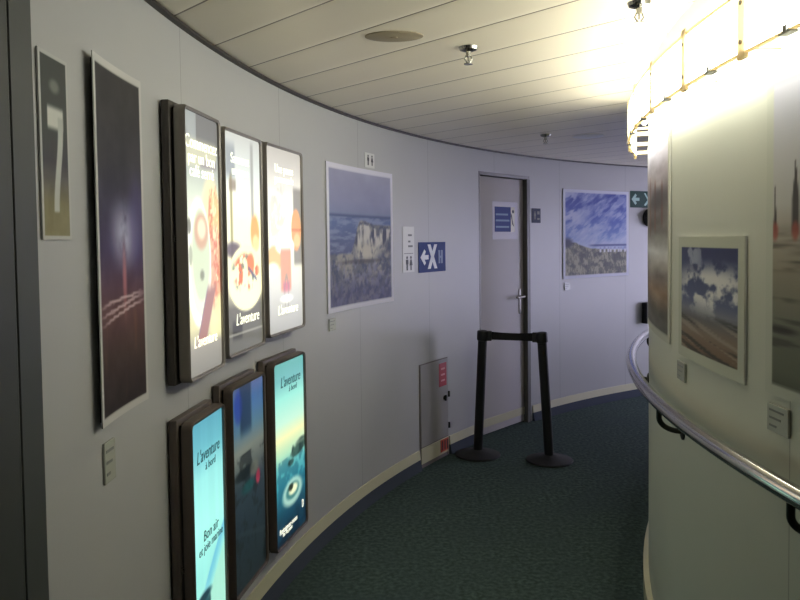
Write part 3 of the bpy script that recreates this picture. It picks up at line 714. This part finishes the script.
# ------------------------------------------------------------------ handrail on the inner wall
RH, RR = .99, 4.659
t = tag(empty('handrail', Matrix.Translation(arc_pos(172, RR, 0))), 'curved brushed steel handrail fixed along the cream wall', 'handrail')
inv = t.matrix_world.inverted()
inv = Matrix.Translation(arc_pos(172, RR, 0)).inverted()
def child_world(o, parent, pinv):
    o.parent = parent; o.matrix_parent_inverse = pinv; return o
bm = bmesh.new(); tube(bm, [arc_pos(a, RR, RH) for a in np.arange(118, 214.1, .8)], .021, 20)
child_world(obj('rail', bm, 'steel', smooth=60), t, inv)
for th in (130.2, 140.8, 151.4, 162.4, 173.3, 183.3, 193.8, 204.4):
    bm = bmesh.new(); pts = []
    for k in range(13):
        a = pi*.5*k/12; pts.append(arc_pos(th, RR - (RR-RI-.003)*(1-cos(a)), RH-.045-.042*sin(a)))
    pts = [arc_pos(th, RR, RH-.012)] + pts
    tube(bm, pts, .0085, 10)
    bk = child_world(obj('bracket', bm, 'bracket', smooth=60), t, inv)
    bm = bmesh.new(); lathe(bm, [(.026, 0), (.026, .004), (.014, .008)], 20, 'y')
    bmesh.ops.transform(bm, matrix=on_wall('inner', th, RH-.087, .0005), verts=bm.verts[:])
    child_world(obj('wall_rose', bm, 'bracket', smooth=40), bk, Matrix.Identity(4))
bpy.context.view_layer.update()

# ------------------------------------------------------------------ long curved wall light
L0, STEP, NP = 155.9, 4.2, 7
RL = 4.668
base_m = Matrix.Translation(arc_pos(180, RL, 1.9)); binv = base_m.inverted()
t = tag(empty('wall_light', base_m), 'long curved wall light of bright white glass panels under the ceiling', 'light')
for i in range(NP):
    a, b = L0+STEP*i, L0+STEP*(i+1)
    bm = bmesh.new(); ring(bm, a+.16, b-.16, RL-.004, RL, 1.905, 2.03, .45)
    child_world(obj('glass_panel', bm, 'opal', smooth=20), t, binv)
    bm = bmesh.new(); tube(bm, [arc_pos(q, 4.626, 2.06) for q in np.linspace(a+.25, b-.25, 7)], .013, 12)
    child_world(obj('fluorescent_tube', bm, 'tube', smooth=60), t, binv)
    mid = (a+b)/2; bm = bmesh.new()
    ring(bm, mid-.25, mid+.25, RL-.012, RL+.008, 1.896, 1.899, .3)
    ring(bm, mid-.08, mid+.08, RL+.001, RL+.008, 1.899, 1.912, .2)
    child_world(obj('clip', bm, 'greymetal'), t, binv)
for i in range(NP+1):
    a = L0+STEP*i; w_ = .2
    bm = bmesh.new(); ring(bm, a-w_, a+w_, RL-.002, RL+.007, 1.888, 2.048, .2); ring(bm, a-w_*.5, a+w_*.5, RI+.001, RL-.002, 1.91, 1.925, .2); ring(bm, a-w_*.5, a+w_*.5, RI+.001, RL-.002, 2.03, 2.04, .2)
    br = child_world(obj('divider', bm, 'lampframe'), t, binv)
    for hz in (1.925, 2.01):
        bm = bmesh.new(); lathe(bm, [(.005, 0), (.005, .003)], 10, 'y'); bmesh.ops.transform(bm, matrix=on_wall('inner', a, hz, .0, RL+.007), verts=bm.verts[:])
        child_world(obj('screw', bm, 'greymetal'), br, Matrix.Identity(4))
bm = bmesh.new(); ring(bm, L0, L0+STEP*NP, RL-.006, RL+.004, 2.031, 2.040, .6)
child_world(obj('top_rail', bm, 'lampframe', smooth=20), t, binv)
bm = bmesh.new(); ring(bm, L0, L0+STEP*NP, RL-.006, RL+.004, 1.899, 1.904, .6)
child_world(obj('bottom_rail', bm, 'lampframe', smooth=20), t, binv)

# ------------------------------------------------------------------ ceiling fittings
def ceil_disc(x, y, r, m, name, label, cat, oval=1.0):
    t = tag(empty(name, Matrix.Translation((x, y, HC)) @ Matrix.Diagonal((1, oval, 1, 1))), label, cat)
    bm = bmesh.new(); lathe(bm, [(r*.94, -.005), (r, -.003), (r, 0)], 44); obj('plate', bm, m, t, 40)
    bm = bmesh.new(); lathe(bm, [(r*.12, -.007), (r*.12, -.005)], 20); obj('centre_cap', bm, m, t, 40)
ceil_disc(-.01, 2.462, .097, 'beige_disc', 'ceiling_speaker', 'flat beige oval ceiling speaker nearest the left wall', 'speaker', .62)
ceil_disc(1.253, 4.884, .10, 'white_disc', 'ceiling_disc', 'flat white round cover on the ceiling beside the farthest sprinkler', 'ceiling cover')
def sprinkler(x, y, label):
    t = tag(empty('sprinkler', Matrix.Translation((x, y, HC))), label, 'sprinkler', 'ceiling sprinklers')
    bm = bmesh.new(); lathe(bm, [(.014, -.016), (.030, -.010), (.034, 0)], 30); obj('escutcheon', bm, 'chrome', t, 40)
    bm = bmesh.new(); lathe(bm, [(.008, -.034), (.009, -.016)], 16)
    for s_ in (-1, 1): tube(bm, [(s_*.008, 0, -.03), (s_*.013, 0, -.042), (s_*.003, 0, -.056)], .0028, 8)
    lathe(bm, [(.003, -.05), (.003, -.034)], 10)
    obj('nozzle', bm, 'chrome', t, 40)
    bm = bmesh.new(); lathe(bm, [(.016, -.060), (.016, -.057), (.005, -.054)], 20); obj('deflector', bm, 'chrome', t, 40)
sprinkler(.250, 2.615, 'chrome ceiling sprinkler in the middle of the ceiling right of the beige speaker')
sprinkler(.955, 4.80, 'farthest chrome ceiling sprinkler, left of the flat white ceiling cover')
sprinkler(.700, 2.150, 'chrome ceiling sprinkler nearest the bright wall light at the top')

# ------------------------------------------------------------------ barrier posts
def post(bx, by, tx, ty, label, belt_to=None):
    H_ = .855
    t = tag(empty('barrier_post', Matrix.Translation((bx, by, 0))), label, 'barrier post', 'black belt barrier posts')
    bm = bmesh.new(); lathe(bm, [(.153, 0), (.158, .006), (.155, .014), (.12, .024), (.06, .034), (.034, .045)], 56); obj('base', bm, 'rubber', t, 35)
    ax = Vector((tx-bx, ty-by, H_)); u = ax.normalized()
    bm = bmesh.new(); tube(bm, [u*.03, u*(H_-.05)], .032, 28); obj('pole', bm, 'black', t, 40)
    bm = bmesh.new(); lathe(bm, [(.032, 0), (.038, .004), (.040, .012), (.040, .062), (.037, .070), (.02, .074)], 28)
    q = Vector((0,0,1)).rotation_difference(u).to_matrix().to_4x4()
    bmesh.ops.transform(bm, matrix=Matrix.Translation(u*(H_-.05)) @ q, verts=bm.verts[:])
    hd = obj('belt_head', bm, 'black', t, 40)
    bm = bmesh.new()
    dirv = (Vector((.995, 4.925, 0)) - Vector((.505, 5.09, 0))).normalized(); 
    if belt_to is None: dirv = -dirv
    c_ = u*(H_-.012); nrm = Vector((-dirv.y, dirv.x, 0))
    f = Matrix.Identity(4)
    for i, v in enumerate((dirv, nrm, Vector((0,0,1)), c_ + dirv*.04)): f[0][i], f[1][i], f[2][i] = v
    box(bm, -.012, .022, -.015, .015, -.036, .032, .004); bmesh.ops.transform(bm, matrix=f, verts=bm.verts[:])
    obj('belt_clip', bm, 'black', hd, 40)
    if belt_to is not None:
        end = Vector(belt_to) - Vector((bx, by, 0)); bm = bmesh.new(); a = c_ + dirv*.05; L = (end-a); n = 14; rows = []
        for k in range(n+1):
            s_ = k/n; p = a + L*s_ + Vector((0, 0, -.003*4*s_*(1-s_)))
            rows.append([bm.verts.new(p + nrm*(.001*sy) + Vector((0,0,sz*(  .028 - .003*4*s_*(1-s_))))) for sy, sz in ((-1,-1),(1,-1),(1,1),(-1,1))])
        for A, B in zip(rows, rows[1:]):
            for k in range(4): bm.faces.new((A[k], A[(k+1)%4], B[(k+1)%4], B[k]))
        bm.faces.new(rows[0][::-1]); bm.faces.new(rows[-1])
        obj('belt', bm, 'belt', t)
P2 = (.997, 4.925); P1 = (.527, 5.075)
top2 = Vector((.997-.047, 4.935, .855)); e2 = top2 - (Vector((P2[0]-P1[0], P2[1]-P1[1], 0)).normalized())*.055; e2.z = .841
post(P1[0], P1[1], P1[0]+.042, 5.07, 'left black barrier post leaning right, holding the belt in front of the door', belt_to=tuple(e2))
post(P2[0], P2[1], P2[0]-.047, 4.935, 'right black barrier post leaning left, standing clear of the wall')

# ------------------------------------------------------------------ camera and colour
cam = bpy.data.cameras.new('camera'); co = bpy.data.objects.new('camera', cam); col.objects.link(co)
right = Vector((.99992328, -.00048849, -.01237747)); fwd = Vector((0, .99922214, -.03943507)); up = Vector((.01238711, .03943205, .99914547))
m = Matrix.Identity(4)
for i, v in enumerate((right, up, -fwd, Vector((0, 0, 1.5)))): m[0][i], m[1][i], m[2][i] = v
co.matrix_world = m
cam.sensor_width = 36; cam.lens = 734.7/800*36; cam.shift_y = -(300-270.3)/800; cam.clip_start = .02
scene.camera = co
w = bpy.data.worlds.new('world'); scene.world = w; w.use_nodes = True
w.node_tree.nodes['Background'].inputs[0].default_value = (.6, .7, 1, 1); w.node_tree.nodes['Background'].inputs[1].default_value = .3
vs = scene.view_settings
vs.view_transform = 'Standard'; vs.look = 'None'; vs.gamma = 1; vs.use_curve_mapping = False; vs.exposure = 0.38
